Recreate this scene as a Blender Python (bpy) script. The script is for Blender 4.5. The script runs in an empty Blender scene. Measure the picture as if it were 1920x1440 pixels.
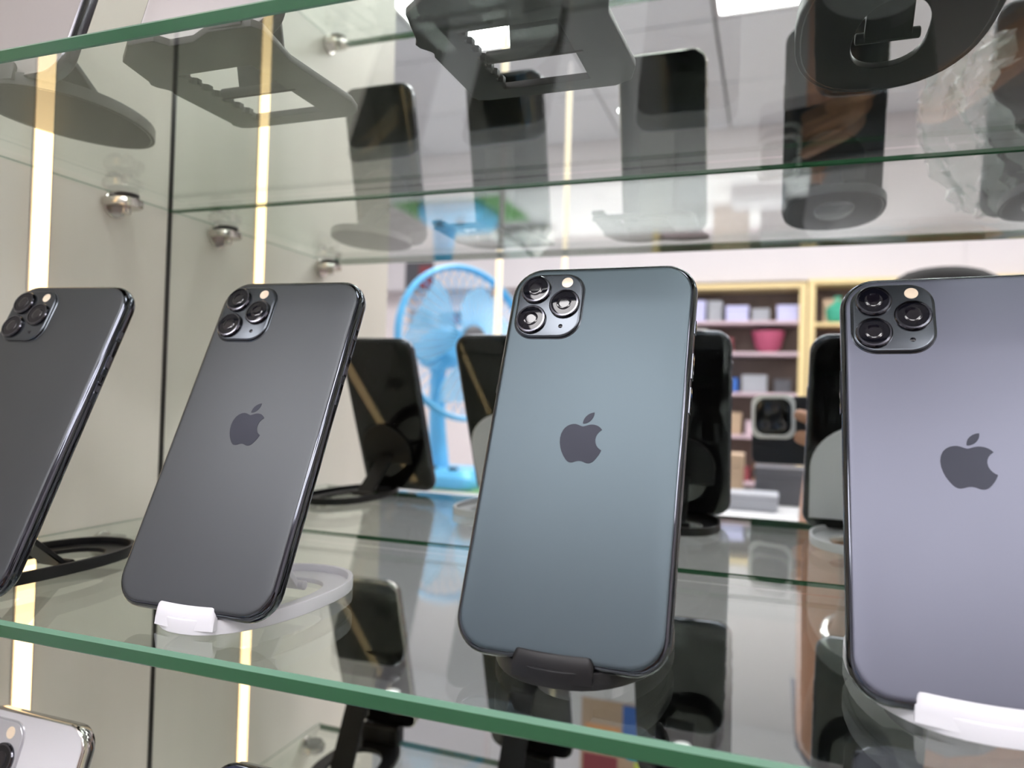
import bpy, bmesh, math, random
from mathutils import Matrix, Vector
random.seed(7)
S = bpy.context.scene
COL = S.collection
MM = 0.001
Z0 = 1.25                                   # camera height above the shop floor (m); all sizes below are mm from there

def V3(x, y, z): return Vector((x * MM, y * MM, z * MM + Z0))

# ------------------------------------------------------------------ camera, world, light, exposure
cam_d = bpy.data.cameras.new('camera'); cam = bpy.data.objects.new('camera', cam_d); COL.objects.link(cam)
RIGHT = Vector((0.94208, 0.33415, 0.0288)); FWD = Vector((-0.33473, 0.94214, 0.01816)); UP = Vector((-0.02107, -0.02675, 0.99942))
CAMX, CAMY = 439.25, -437.0
cm = Matrix((RIGHT, UP, -FWD)).transposed().to_4x4(); cm.translation = V3(CAMX, CAMY, 0)
cam.matrix_world = cm
cam_d.sensor_width = 36.0; cam_d.lens = 1367.24 / 1920 * 36
cam_d.clip_start = 0.004; cam_d.clip_end = 60
cam_d.dof.use_dof = True; cam_d.dof.focus_distance = 0.30; cam_d.dof.aperture_fstop = 8.6
S.camera = cam
w = bpy.data.worlds.new('shop_air'); S.world = w; w.use_nodes = True
w.node_tree.nodes['Background'].inputs[0].default_value = (0.80, 0.84, 0.90, 1)
w.node_tree.nodes['Background'].inputs[1].default_value = 0.25
S.view_settings.view_transform = 'Standard'; S.view_settings.look = 'None'
S.view_settings.exposure = 0.32; S.view_settings.gamma = 1.0
try: S.view_settings.use_curve_mapping = False
except Exception: pass
S.cycles.max_bounces = 14; S.cycles.diffuse_bounces = 4; S.cycles.glossy_bounces = 10
S.cycles.transparent_max_bounces = 32; S.cycles.transmission_bounces = 8
S.cycles.sample_clamp_indirect = 6.0; S.cycles.use_denoising = True
S.cycles.caustics_reflective = True; S.cycles.caustics_refractive = False
PANEL_E = 15.0                               # ceiling panels
LED_E = 2.3                                 # warm LED strips

# ------------------------------------------------------------------ materials
def mat(name, col, rough=0.5, metal=0.0, emit=None, es=0.0, noise=0.0, nscale=40, coat=0.0, spec=0.5, bump=0.0, stretch=None, alpha=1.0, trans=0.0, rvar=0.0):
    m = bpy.data.materials.new(name); m.use_nodes = True
    n = m.node_tree.nodes; l = m.node_tree.links; b = n['Principled BSDF']
    b.inputs['Base Color'].default_value = (*col, 1); b.inputs['Roughness'].default_value = rough
    b.inputs['Metallic'].default_value = metal; b.inputs['Specular IOR Level'].default_value = spec
    b.inputs['Coat Weight'].default_value = coat; b.inputs['Coat Roughness'].default_value = 0.04
    b.inputs['Alpha'].default_value = alpha; b.inputs['Transmission Weight'].default_value = trans
    if emit: b.inputs['Emission Color'].default_value = (*emit, 1); b.inputs['Emission Strength'].default_value = es
    if noise or bump or rvar:
        tc = n.new('ShaderNodeTexCoord'); mp = n.new('ShaderNodeMapping'); nz = n.new('ShaderNodeTexNoise')
        if stretch: mp.inputs['Scale'].default_value = stretch
        nz.inputs['Scale'].default_value = nscale; nz.inputs['Detail'].default_value = 4
        l.new(tc.outputs['Object'], mp.inputs[0]); l.new(mp.outputs[0], nz.inputs['Vector'])
        if noise:
            mx = n.new('ShaderNodeMix'); mx.data_type = 'RGBA'
            mx.inputs[6].default_value = (*[c * (1 - noise) for c in col], 1); mx.inputs[7].default_value = (*[min(1, c * (1 + noise)) for c in col], 1)
            l.new(nz.outputs[0], mx.inputs[0]); l.new(mx.outputs[2], b.inputs['Base Color'])
        if rvar:
            mr = n.new('ShaderNodeMapRange'); mr.inputs[3].default_value = max(0, rough - rvar); mr.inputs[4].default_value = rough + rvar
            l.new(nz.outputs[0], mr.inputs[0]); l.new(mr.outputs[0], b.inputs['Roughness'])
        if bump:
            bp = n.new('ShaderNodeBump'); bp.inputs['Strength'].default_value = bump; bp.inputs['Distance'].default_value = 0.001
            l.new(nz.outputs[0], bp.inputs['Height']); l.new(bp.outputs[0], b.inputs['Normal'])
    return m

def sheet_glass(name, tint, ior=1.5, rough=0.0):
    m = bpy.data.materials.new(name); m.use_nodes = True
    n = m.node_tree.nodes; l = m.node_tree.links; n.remove(n['Principled BSDF'])
    fr = n.new('ShaderNodeFresnel'); ge = n.new('ShaderNodeNewGeometry'); mr = n.new('ShaderNodeMapRange')   # same reflectance from both sides of a face
    mr.inputs[3].default_value = ior; mr.inputs[4].default_value = 1/ior; l.new(ge.outputs['Backfacing'], mr.inputs[0]); l.new(mr.outputs[0], fr.inputs[0])
    t = n.new('ShaderNodeBsdfTransparent'); t.inputs[0].default_value = (*tint, 1)
    g = n.new('ShaderNodeBsdfGlossy'); g.inputs['Roughness'].default_value = rough; g.inputs[0].default_value = (0.95, 1, 0.97, 1)
    mx = n.new('ShaderNodeMixShader'); l.new(fr.outputs[0], mx.inputs[0]); l.new(t.outputs[0], mx.inputs[1]); l.new(g.outputs[0], mx.inputs[2])
    l.new(mx.outputs[0], n['Material Output'].inputs[0])
    return m

M = {}
M['panel'] = mat('cream_laminate', (0.74, 0.705, 0.64), 0.35, noise=0.05, nscale=6, stretch=(1, 6, 0.6), spec=0.3)
M['led'] = mat('led_diffuser', (0.9, 0.8, 0.6), 0.5, emit=(1.0, 0.66, 0.32), es=LED_E)
M['led2'] = mat('stand_in_glow', (0.9, 0.8, 0.6), 0.5, emit=(1.0, 0.76, 0.50), es=0.8)  # glow of the added aisle posts, in place of mirrored strips
M['alu'] = mat('aluminium_channel', (0.55, 0.52, 0.48), 0.35, 0.9, rvar=0.05, nscale=200)
M['chrome'] = mat('worn_chrome', (0.62, 0.58, 0.54), 0.18, 1.0, rvar=0.08, nscale=300)
M['black_trim'] = mat('black_trim', (0.02, 0.018, 0.016), 0.3, noise=0.3, nscale=60)
M['glass'] = sheet_glass('shelf_glass', (0.955, 0.98, 0.965))
M['edge'] = mat('green_glass_edge', (0.024, 0.088, 0.040), 0.14, spec=0.4, noise=0.18, nscale=14, stretch=(1, 1, 1))
M['edge_hi'] = mat('green_glass_arris', (0.09, 0.20, 0.135), 0.25, spec=0.5, noise=0.1, nscale=20)
M['mirror'] = mat('silvered_mirror', (0.90, 0.93, 0.915), 0.0, 1.0, noise=0.01, nscale=3)
M['back_a'] = mat('frosted_grey_glass', (0.066, 0.071, 0.076), 0.42, 0.8, spec=0.5, noise=0.03, nscale=3, coat=0.0)
M['back_g'] = mat('frosted_blue_green_glass', (0.066, 0.087, 0.100), 0.40, 0.8, spec=0.5, noise=0.04, nscale=3)
M['back_l'] = mat('frosted_lilac_glass', (0.094, 0.098, 0.126), 0.40, 0.8, spec=0.5, noise=0.05, nscale=12, rvar=0.05)
M['back_b'] = mat('frosted_glass_reflection_tint', (0.36, 0.34, 0.34), 0.33, 0.5, spec=0.6, noise=0.03, nscale=3)  # paleness is the ceiling's reflection put into the base colour
M['back_w'] = mat('frosted_white_glass', (0.62, 0.62, 0.66), 0.35, 0.2, spec=0.6, noise=0.02, nscale=3)
M['back_n'] = mat('frosted_navy_glass', (0.035, 0.045, 0.085), 0.3, 0.5, spec=0.6, noise=0.03, nscale=3)
M['frame_a'] = mat('polished_dark_steel', (0.075, 0.08, 0.095), 0.055, 1.0, rvar=0.03, nscale=120)
M['frame_s'] = mat('polished_steel', (0.55, 0.52, 0.50), 0.10, 1.0, rvar=0.04, nscale=120)
M['frame_b'] = mat('satin_dark_steel', (0.10, 0.10, 0.11), 0.2, 1.0, rvar=0.05, nscale=120)
M['screen'] = mat('black_screen_glass', (0.004, 0.004, 0.005), 0.015, spec=0.5, noise=0.1)
M['bump'] = mat('camera_plate_glass', (0.062, 0.070, 0.080), 0.22, 0.8, spec=0.6, noise=0.02, nscale=5)
M['bump_w'] = mat('pale_camera_plate_glass', (0.45, 0.45, 0.48), 0.15, 0.3, noise=0.02, nscale=5)
M['lens'] = mat('lens_glass', (0.004, 0.004, 0.007), 0.04, spec=0.3, noise=0.2, nscale=100)
M['lens_in'] = mat('lens_barrel', (0.006, 0.005, 0.008), 0.06, 0.0, noise=0.2, nscale=100)
M['ring'] = mat('lens_ring_metal', (0.09, 0.09, 0.105), 0.13, 1.0, rvar=0.05, nscale=200)
M['flash'] = mat('flash_window', (0.80, 0.66, 0.50), 0.2, coat=1.0, noise=0.12, nscale=400)
M['logo'] = mat('mirror_logo', (0.015, 0.016, 0.022), 0.34, 0.85, rvar=0.03, nscale=100)
M['logo_b'] = mat('pale_mirror_logo', (0.25, 0.24, 0.24), 0.16, 0.9, rvar=0.03, nscale=100)
M['white_pl'] = mat('white_plastic', (0.60, 0.60, 0.64), 0.38, noise=0.03, nscale=30, spec=0.4)
M['black_pl'] = mat('black_plastic', (0.009, 0.009, 0.010), 0.38, noise=0.2, nscale=60, spec=0.25)
M['grey_pl'] = mat('charcoal_plastic', (0.036, 0.032, 0.032), 0.45, noise=0.15, nscale=60, spec=0.4)
M['cream_pl'] = mat('cream_plastic', (0.70, 0.68, 0.58), 0.4, noise=0.03, nscale=30)
M['skin'] = mat('brown_skin', (0.42, 0.22, 0.14), 0.5, noise=0.12, nscale=60, bump=0.1)
M['nail'] = mat('finger_nail', (0.62, 0.38, 0.30), 0.25, noise=0.05)
M['hair'] = mat('black_hair', (0.006, 0.005, 0.005), 0.7, noise=0.4, nscale=120, bump=0.4, spec=0.08, stretch=(1, 1, 6))
M['shirt'] = mat('grey_knit', (0.30, 0.29, 0.31), 0.85, noise=0.08, nscale=200, bump=0.3)
M['trousers'] = mat('dark_denim', (0.03, 0.04, 0.07), 0.85, noise=0.2, nscale=200, bump=0.3)
M['wall'] = mat('lilac_white_paint', (0.74, 0.735, 0.78), 0.7, noise=0.02, nscale=2)
M['wall_pink'] = mat('pinkish_white_paint', (0.77, 0.70, 0.70), 0.7, noise=0.02, nscale=2)
M['fascia'] = mat('white_fascia_panel', (0.60, 0.565, 0.575), 0.5, noise=0.02, nscale=2)
M['ceil'] = mat('ceiling_tile', (0.82, 0.81, 0.85), 0.9, noise=0.03, nscale=30, bump=0.2)
M['floor'] = mat('grey_floor_tile', (0.36, 0.35, 0.34), 0.3, noise=0.06, nscale=4)
M['grout'] = mat('grout', (0.16, 0.15, 0.14), 0.8, noise=0.1)
M['light'] = mat('light_panel', (0.9, 0.9, 0.9), 0.5, emit=(1.0, 0.97, 0.98), es=PANEL_E)
M['yellow_wood'] = mat('pale_yellow_wood', (0.72, 0.56, 0.28), 0.5, noise=0.12, nscale=10, stretch=(1, 1, 10))
M['brown_wood'] = mat('brown_backboard', (0.16, 0.115, 0.095), 0.55, noise=0.15, nscale=10, stretch=(8, 1, 1))
M['counter'] = mat('white_counter', (0.62, 0.62, 0.63), 0.25, noise=0.02, nscale=3)
M['green_mat'] = mat('green_cutting_mat', (0.10, 0.25, 0.08), 0.6, noise=0.1, nscale=80)
M['blue_pl'] = mat('sky_blue_plastic', (0.13, 0.50, 0.83), 0.3, noise=0.04, nscale=20)
M['blue_tr'] = mat('clear_blue_blade', (0.30, 0.58, 0.78), 0.15, noise=0.04, nscale=20, alpha=0.5)
M['paper'] = mat('white_paper', (0.80, 0.79, 0.77), 0.8, noise=0.04, nscale=40)
M['film'] = mat('crumpled_clear_film', (0.75, 0.78, 0.80), 0.12, noise=0.05, nscale=30, alpha=0.35, spec=0.8)
def flat(name, col, r=0.5): return mat(name, col, r, noise=0.07, nscale=30)
M['red'] = flat('raspberry_plastic', (0.45, 0.09, 0.17)); M['teal'] = flat('teal_card', (0.04, 0.30, 0.34)); M['lime'] = flat('lime_card', (0.50, 0.62, 0.08))
M['blue'] = flat('blue_card', (0.03, 0.12, 0.42)); M['maroon'] = flat('maroon_card', (0.22, 0.04, 0.05)); M['lilac'] = flat('lilac_card', (0.50, 0.50, 0.75))
M['greenp'] = flat('green_plastic', (0.05, 0.36, 0.24)); M['navy_body'] = flat('dark_navy_metal', (0.012, 0.014, 0.022), 0.3); M['silver'] = mat('bright_silver', (0.78, 0.79, 0.81), 0.32, 0.7, rvar=0.03); M['dark'] = flat('dark_grey_card', (0.07, 0.07, 0.08)); M['tan'] = flat('tan_card', (0.42, 0.30, 0.20))
M['greyc'] = flat('grey_card', (0.32, 0.33, 0.36)); M['mauve'] = flat('mauve_card', (0.55, 0.42, 0.46)); M['orange'] = flat('orange_card', (0.70, 0.28, 0.07))

# ------------------------------------------------------------------ mesh helpers (all in mm, local)
class MB:
    def __init__(s): s.v = []; s.f = []; s.mi = []
    def add(s, vs, fs, mi=0):
        o = len(s.v); s.v += [tuple(p) for p in vs]; s.f += [tuple(i + o for i in f) for f in fs]; s.mi += [mi] * len(fs); return s
    def box(s, x0, x1, y0, y1, z0, z1, mi=0, b=0.0):
        if b <= 0:
            s.add([(x0,y0,z0),(x1,y0,z0),(x1,y1,z0),(x0,y1,z0),(x0,y0,z1),(x1,y0,z1),(x1,y1,z1),(x0,y1,z1)],
                  [(3,2,1,0),(4,5,6,7),(0,1,5,4),(1,2,6,5),(2,3,7,6),(3,0,4,7)], mi)
        else:
            cx, cy = (x0+x1)/2, (y0+y1)/2; w_, h_ = x1-x0, y1-y0
            o = lambda ins: rrect(w_-2*ins, h_-2*ins, b, 3, cx, cy)
            s.loft([[(x, y, z0) for x, y in o(b)], [(x, y, z0+b) for x, y in o(0)], [(x, y, z1-b) for x, y in o(0)], [(x, y, z1) for x, y in o(b)]], mi=mi)
        return s
    def loft(s, rings, mi=0, cap=True, close=False):
        n = len(rings[0]); vs = [p for r in rings for p in r]; fs = []
        R_ = len(rings)
        for i in range(R_ if close else R_ - 1):
            a, b_ = i * n, ((i + 1) % R_) * n
            for k in range(n):
                k2 = (k + 1) % n; fs.append((a + k, a + k2, b_ + k2, b_ + k))
        if cap and not close: fs += [tuple(range(n))[::-1], tuple(range((R_-1)*n, R_*n))]
        s.add(vs, fs, mi); return s
    def cyl(s, c, r, h, n=24, axis='z', r2=None, mi=0, bev=0.0):
        r2 = r if r2 is None else r2; rings = []
        prof = [(r, 0), (r2, h)] if not bev else [(r-bev, 0), (r, bev), (r2, h-bev), (r2-bev, h)]
        for rr, z in prof:
            ring = []
            for k in range(n):
                a = 2*math.pi*k/n; p = (rr*math.cos(a), rr*math.sin(a), z)
                if axis == 'x': p = (p[2], p[0], p[1])
                if axis == 'y': p = (p[0], p[2], -p[1])
                ring.append((c[0]+p[0], c[1]+p[1], c[2]+p[2]))
            rings.append(ring)
        return s.loft(rings, mi=mi)
    def lathe(s, prof, n=24, c=(0,0,0), mi=0):
        return s.loft([[(c[0]+r*math.cos(2*math.pi*k/n), c[1]+r*math.sin(2*math.pi*k/n), c[2]+z) for k in range(n)] for r, z in prof], mi=mi)
    def tube(s, pts, r, n=8, mi=0, closed=False):
        P_ = [Vector(p) for p in pts]; rings = []; prev = None
        for i, p in enumerate(P_):
            a = P_[(i-1) % len(P_)] if (closed or i) else p; b_ = P_[(i+1) % len(P_)] if (closed or i < len(P_)-1) else p
            t = (b_-a).normalized()
            if prev is None: u = t.orthogonal().normalized()
            else: u = (prev - t*prev.dot(t)).normalized()
            prev = u; v_ = t.cross(u); rr = r[i] if isinstance(r, (list, tuple)) else r
            rings.append([tuple(p + (u*math.cos(2*math.pi*k/n) + v_*math.sin(2*math.pi*k/n))*rr) for k in range(n)])
        return s.loft(rings, mi=mi, cap=not closed, close=closed)
    def build(s, name, m, parent=None, smooth=True, angle=35, bevel=0):
        me = bpy.data.meshes.new(name); me.from_pydata([(x*MM, y*MM, z*MM) for x, y, z in s.v], [], s.f)
        for mm_ in (m if isinstance(m, (list, tuple)) else [m]): me.materials.append(mm_)
        me.polygons.foreach_set('material_index', s.mi)
        bm = bmesh.new(); bm.from_mesh(me); bmesh.ops.recalc_face_normals(bm, faces=bm.faces); bm.to_mesh(me); bm.free()
        if smooth: me.polygons.foreach_set('use_smooth', [True]*len(me.polygons)); me.set_sharp_from_angle(angle=math.radians(angle))
        o = bpy.data.objects.new(name, me); COL.objects.link(o)
        if parent: o.parent = parent
        if bevel:
            md = o.modifiers.new('soft_edges', 'BEVEL'); md.width = bevel*MM; md.segments = 2; md.limit_method = 'ANGLE'
        return o

def rrect(w_, h_, r, n=8, cx=0, cy=0):
    r = max(0.01, min(r, w_/2-0.005, h_/2-0.005)); out = []
    for sx, sy, a0 in ((1, 1, 0), (-1, 1, 90), (-1, -1, 180), (1, -1, 270)):
        for k in range(n + 1):
            a = math.radians(a0 + 90*k/n); out.append((cx + sx*(w_/2-r) + r*math.cos(a), cy + sy*(h_/2-r) + r*math.sin(a)))
    return out

def tag(o, label=None, cat=None, group=None, kind=None):
    if label: o['label'] = label
    if cat: o['category'] = cat
    if group: o['group'] = group
    if kind: o['kind'] = kind
    return o
def thing(name, x, y, z, label, cat, group=None, rz=0):
    o = bpy.data.objects.new(name, None); COL.objects.link(o); o.empty_display_size = 0.02
    o.location = V3(x, y, z); o.rotation_euler = (0, 0, rz); return tag(o, label, cat, group)
def put(o, x, y, z, rz=0): o.location = V3(x, y, z); o.rotation_euler = (0, 0, rz); return o

def plate(name, loops, t, m, parent=None, bev=0.0, smooth_n=0):
    """Flat plate (2D outline with holes) with thickness t centred on z=0, local mm."""
    cu = bpy.data.curves.new(name, 'CURVE'); cu.dimensions = '2D'; cu.fill_mode = 'BOTH'; cu.extrude = max(t/2 - bev, 0.001)*MM
    cu.bevel_depth = bev*MM; cu.bevel_resolution = 2; cu.offset = -bev*MM if bev else 0
    for lp in loops:
        sp = cu.splines.new('POLY'); sp.points.add(len(lp)-1)
        for p, (x, y) in zip(sp.points, lp): p.co = (x*MM, y*MM, 0, 1)
        sp.use_cyclic_u = True
    tmp = bpy.data.objects.new(name + '_tmp', cu)
    me = bpy.data.meshes.new_from_object(tmp); me.name = name
    bpy.data.objects.remove(tmp); bpy.data.curves.remove(cu)
    me.materials.clear(); me.materials.append(m)
    me.polygons.foreach_set('use_smooth', [True]*len(me.polygons)); me.set_sharp_from_angle(angle=math.radians(35))
    o = bpy.data.objects.new(name, me); COL.objects.link(o)
    if parent: o.parent = parent
    return o

# ------------------------------------------------------------------ the shop shell (seen in the mirror)
ZF, ZC = -1250, 1520
XL, XR, YB, YFW = -2200, 3000, -3700, 60
def struct(name, mb, m, bevel=0):
    mb.v = [(x, y, z + Z0/MM) for x, y, z in mb.v]
    return tag(mb.build(name, m, smooth=False, bevel=bevel), kind='structure')
struct('floor', MB().box(XL, XR, YB-60, YFW, ZF-30, ZF), M['grout'])
fl = bpy.data.objects['floor']; i = 0; tile_me = None
for xx in range(XL, XR, 600):
    for yy in range(YB, -300, 600):
        if tile_me is None:
            o = MB().box(2, 598, 2, 598, 0, 4, b=1.5).build('floor_tile', M['floor'], fl); tile_me = o.data
        else:
            o = bpy.data.objects.new('floor_tile', tile_me); COL.objects.link(o); o.parent = fl
        o.location = V3(xx, yy, ZF)
cl = struct('ceiling', MB().box(XL, XR, YB-60, YFW, ZC+8, ZC+40), M['grout']); tile_me = None
lights = [(-1300, -1600), (-100, -1600), (1100, -1600), (2300, -1600), (-700, -2200), (500, -2200), (1700, -2200), (500, -400)]
for xx in range(XL, XR, 600):
    for yy in range(YB, 0, 600):
        if any(abs(xx+300-a) < 200 and abs(yy+300-b_) < 200 for a, b_ in lights): continue
        if tile_me is None:
            o = MB().box(6, 594, 6, 594, -8, 6).build('ceiling_tile', M['ceil'], cl, smooth=False); tile_me = o.data
        else:
            o = bpy.data.objects.new('ceiling_tile', tile_me); COL.objects.link(o); o.parent = cl
        o.location = V3(xx, yy, ZC)
struct('wall_back', MB().box(XL-60, XR+60, YB-60, YB, ZF, ZC), M['wall_pink'])
struct('wall_left', MB().box(XL-60, XL, YB, YFW, ZF, ZC), M['wall'])
struct('wall_right', MB().box(XR, XR+60, YB, YFW, ZF, ZC), M['wall_pink'])
struct('wall_front', MB().box(XL-60, XR+60, 8, YFW, ZF, ZC), M['wall'])
fa = struct('trim_1', MB().box(XL, XR, -3560, YB, 640, 905), M['fascia'])
for k, xj in enumerate((-1500, -700, 100, 900, 1700, 2500)):
    p = MB().box(xj-398, xj+398, 0, 3, 0, 258).build('fascia_panel', M['fascia'], fa); p.location = V3(xj*0, -3560, 643)
# ceiling lights
k = 0
places = {(-1300, -1600): 'white ceiling light panel nearest the left wall', (-100, -1600): 'white ceiling light panel above the blue fan', (1100, -1600): 'white ceiling light panel above the white counter, right of the fan',
          (2300, -1600): 'white ceiling light panel nearest the right wall', (-700, -2200): 'white ceiling light panel of the rear row, towards the posters', (500, -2200): 'white ceiling light panel in the middle of the rear row',
          (1700, -2200): 'white ceiling light panel of the rear row, towards the yellow shelving', (500, -400): 'white ceiling light panel right above the glass cabinet'}
for a, b_ in lights:
    t = thing('ceiling_light', a, b_, ZC, places[(a, b_)], 'ceiling light', 'square light panels in the shop ceiling')
    MB().loft([[(x, y, z) for x, y in rrect(w_, w_, 6, 2)] for w_, z in ((596, 6), (596, -6), (560, -6), (556, 2))], close=False, cap=False).build('light_frame', M['fascia'], t)
    MB().box(-278, 278, -278, 278, 0, 4).build('light_diffuser', M['light'], t, smooth=False)

for x, y, lb in ((-1560, -3300, 'small round downlight at the left of the rear ceiling'), (60, -3300, 'small round downlight above the middle shelving'), (-300, -3300, 'small round downlight between the other two in the rear ceiling')):
    t = thing('downlight', x, y, ZC-8, lb, 'ceiling light', 'round downlights along the rear ceiling')
    MB().lathe([(56, 0), (56, -3), (44, -5), (41, -1)], 28).build('light_frame', M['fascia'], t)
    MB().lathe([(41, -1), (39, -3), (10, -4)], 24).build('light_diffuser', M['light'], t)

# ------------------------------------------------------------------ the cabinet: side panel, mirror, glass shelves
U_ = 437.0
ZU, ZM, ZL, TH = 134.2, -97.45, -346.5, 6.64      # underside of upper shelf, top of middle, top of lower
DEP = 223.7
cab = thing('display_cabinet', 0, 0, ZF, 'cream laminate wall cabinet with mirrored back and warm light strips, the unseen right one added', 'cabinet')
MB().box(-18, 0, -339, 0, 0, 2300, b=0.8).build('side_panel', M['panel'], cab, smooth=False)
MB().box(1000, 1018, -339, 0, 0, 2300, b=0.8).build('side_panel', M['panel'], cab, smooth=False)
MB().box(-18, 1018, -339, 0, 0, 560, b=0.8).build('base_cupboard', M['panel'], cab, smooth=False)
MB().box(-18, 1018, -339, 0, 2282, 2320, b=0.8).build('top_board', M['panel'], cab, smooth=False)
MB().box(0.9, 1000, 0.6, 5, 560, 2282).build('mirror', M['mirror'], cab, smooth=False)
MB().box(-0.2, 1.0, -1.2, 5, 560, 2282).build('corner_seal', M['black_trim'], cab, smooth=False)
tag(bpy.data.objects['mirror'], 'frameless mirror lining the back')
for xs, sg in ((0, 1), (1000, -1)):  # right-hand strip is out of view, added for more light inside
    o = MB().box(min(0, sg*0.6), max(0, sg*0.6), -7.2, 7.2, 0, 1700).build('light_channel', M['alu'], cab, smooth=False); o.location = (xs*MM, -104*MM, 0.57)
    q = MB().box(min(sg*0.5, sg*1.6), max(sg*0.5, sg*1.6), -5.8, 5.8, 2, 1698, b=0.4).build('light_diffuser', M['led'], o, smooth=False)

def glass_shelf(z_top, label, low=False):
    """Float glass: clear faces; the green of the thick front edge, a thin green line along the rear edge."""
    t = thing('glass_shelf', 0, 0, z_top, label, 'shelf', 'glass shelves of the mirrored cabinet')
    x0, x1, y0, y1, c, d = 1.2, 999, -DEP, -1.2, 1.5, 0.5
    p = MB().add([(x0,y0+c,0),(x1,y0+c,0),(x1,y1,0),(x0,y1,0)], [(0,1,2,3)]).add([(x0,y0+d,-TH),(x1,y0+d,-TH),(x1,y1,-TH),(x0,y1,-TH)], [(3,2,1,0)])
    p.build('glass_pane', M['glass'], t, smooth=False)
    e = MB()
    e.add([(x0,y0,-c),(x1,y0,-c),(x1,y0,-TH+d),(x0,y0,-TH+d)], [(3,2,1,0)])
    e.add([(x0,y0,-c),(x1,y0,-c),(x1,y0+c,0),(x0,y0+c,0)], [(0,1,2,3)], 1)
    e.add([(x0,y0,-TH+d),(x1,y0,-TH+d),(x1,y0+d,-TH),(x0,y0+d,-TH)], [(3,2,1,0)], 1)
    za, zb = (-TH, -TH+1.9) if low else (-1.9, 0)
    e.add([(x0,y1,za),(x1,y1,za),(x1,y1,zb),(x0,y1,zb)], [(0,1,2,3)])
    e.add([(x0,y0,zb),(x0,y1,zb),(x0,y1,zb-0.7),(x0,y0,zb-0.7)], [(0,1,2,3)], 1)
    o = e.build('glass_edge', [M['edge'], M['edge_hi']], t, smooth=False); tag(o, 'polished green edge')
    return t
glass_shelf(ZM, 'middle glass shelf with thick green edge carrying the four large grey phones')
glass_shelf(ZU+TH, 'upper glass shelf with green edge seen from below, under the folding stands', True)
glass_shelf(ZL, 'lowest glass shelf, carrying the white phone at the bottom left corner')
glass_shelf(ZU+TH+231.6, 'topmost glass shelf above the phones with pale backs', True)

def bracket(x, y, ztop, sg, label):
    t = thing('shelf_bracket', x, y, ztop, label, 'bracket', 'chrome shelf brackets')
    MB().cyl((0 if sg > 0 else -3, 0, -7), 9.5, 3, 20, 'x', bev=0.6).build('wall_plate', M['chrome'], t)
    b = MB(); b.loft([[(sg*x_, y_*s_, z_) for x_, y_ in [(1, -11), (14, -11), (20, -7), (22, 0), (20, 7), (14, 11), (1, 11)]] for s_, z_ in ((0.9, -9.5), (1.0, -8.5), (1.0, -4.5), (0.95, -3.8))]); b.build('support_arm', M['chrome'], t)
    MB().cyl((sg*12, 0, -3.8), 7.5, 3.7, 20, r2=8, bev=0.4).build('rubber_pad', M['grey_pl'], t)
    MB().cyl((sg*12, 0, -14), 3.2, 4.6, 12, bev=0.5).build('clamp_screw', M['chrome'], t)
for zt, lv in ((ZU, 'the upper'), (ZM-TH, 'the middle'), (ZL-TH, 'the lowest'), (ZU+231.6, 'the topmost')):
    for yy, w_ in ((-50, 'near the mirror'), (-200, 'near the front edge')):
        bracket(0, yy, zt, 1, 'chrome shelf bracket on the cream side panel under %s shelf, %s' % (lv, w_))

# ------------------------------------------------------------------ phones
APPLE = "M12.152 6.896c-.948 0-2.415-1.078-3.96-1.04-2.04.027-3.91 1.183-4.961 3.014-2.117 3.675-.546 9.103 1.519 12.09 1.013 1.454 2.208 3.09 3.792 3.039 1.52-.065 2.09-.987 3.935-.987 1.831 0 2.35.987 3.96.948 1.637-.026 2.676-1.48 3.676-2.948 1.156-1.688 1.636-3.325 1.662-3.415-.039-.013-3.182-1.221-3.22-4.857-.026-3.04 2.48-4.494 2.597-4.559-1.429-2.09-3.623-2.324-4.39-2.376-2-.156-3.675 1.09-4.61 1.09zM15.53 3.83c.843-1.012 1.4-2.427 1.245-3.83-1.207.052-2.662.805-3.532 1.818-.78.896-1.454 2.338-1.273 3.714 1.338.104 2.715-.688 3.559-1.701z"
def svg_loops(d, sc, cx, cy):
    import re
    tok = re.findall(r'[MczZ]|-?(?:\d*\.\d+|\d+)', d); i = 0; loops = []; cur = (0, 0); cmd = None; lp = []
    while i < len(tok):
        if tok[i] in 'Mcz': cmd = tok[i]; i += 1
        if cmd == 'M': cur = (float(tok[i]), float(tok[i+1])); i += 2; lp = [cur]; cmd = 'L'
        elif cmd == 'c':
            a = [float(q) for q in tok[i:i+6]]; i += 6
            p0 = cur; p1 = (cur[0]+a[0], cur[1]+a[1]); p2 = (cur[0]+a[2], cur[1]+a[3]); p3 = (cur[0]+a[4], cur[1]+a[5])
            for k in range(1, 7):
                t = k/6; u = 1-t; lp.append(tuple(u**3*p0[j]+3*u*u*t*p1[j]+3*u*t*t*p2[j]+t**3*p3[j] for j in (0, 1)))
            cur = p3
        elif cmd == 'z':
            if math.dist(lp[0], lp[-1]) < 1e-3: lp.pop()
            loops.append([((x-cx)*sc, (cy-y)*sc) for x, y in lp]); cmd = None
    return loops
LOGO = svg_loops(APPLE, 0.85, 12, 13.6)

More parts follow.
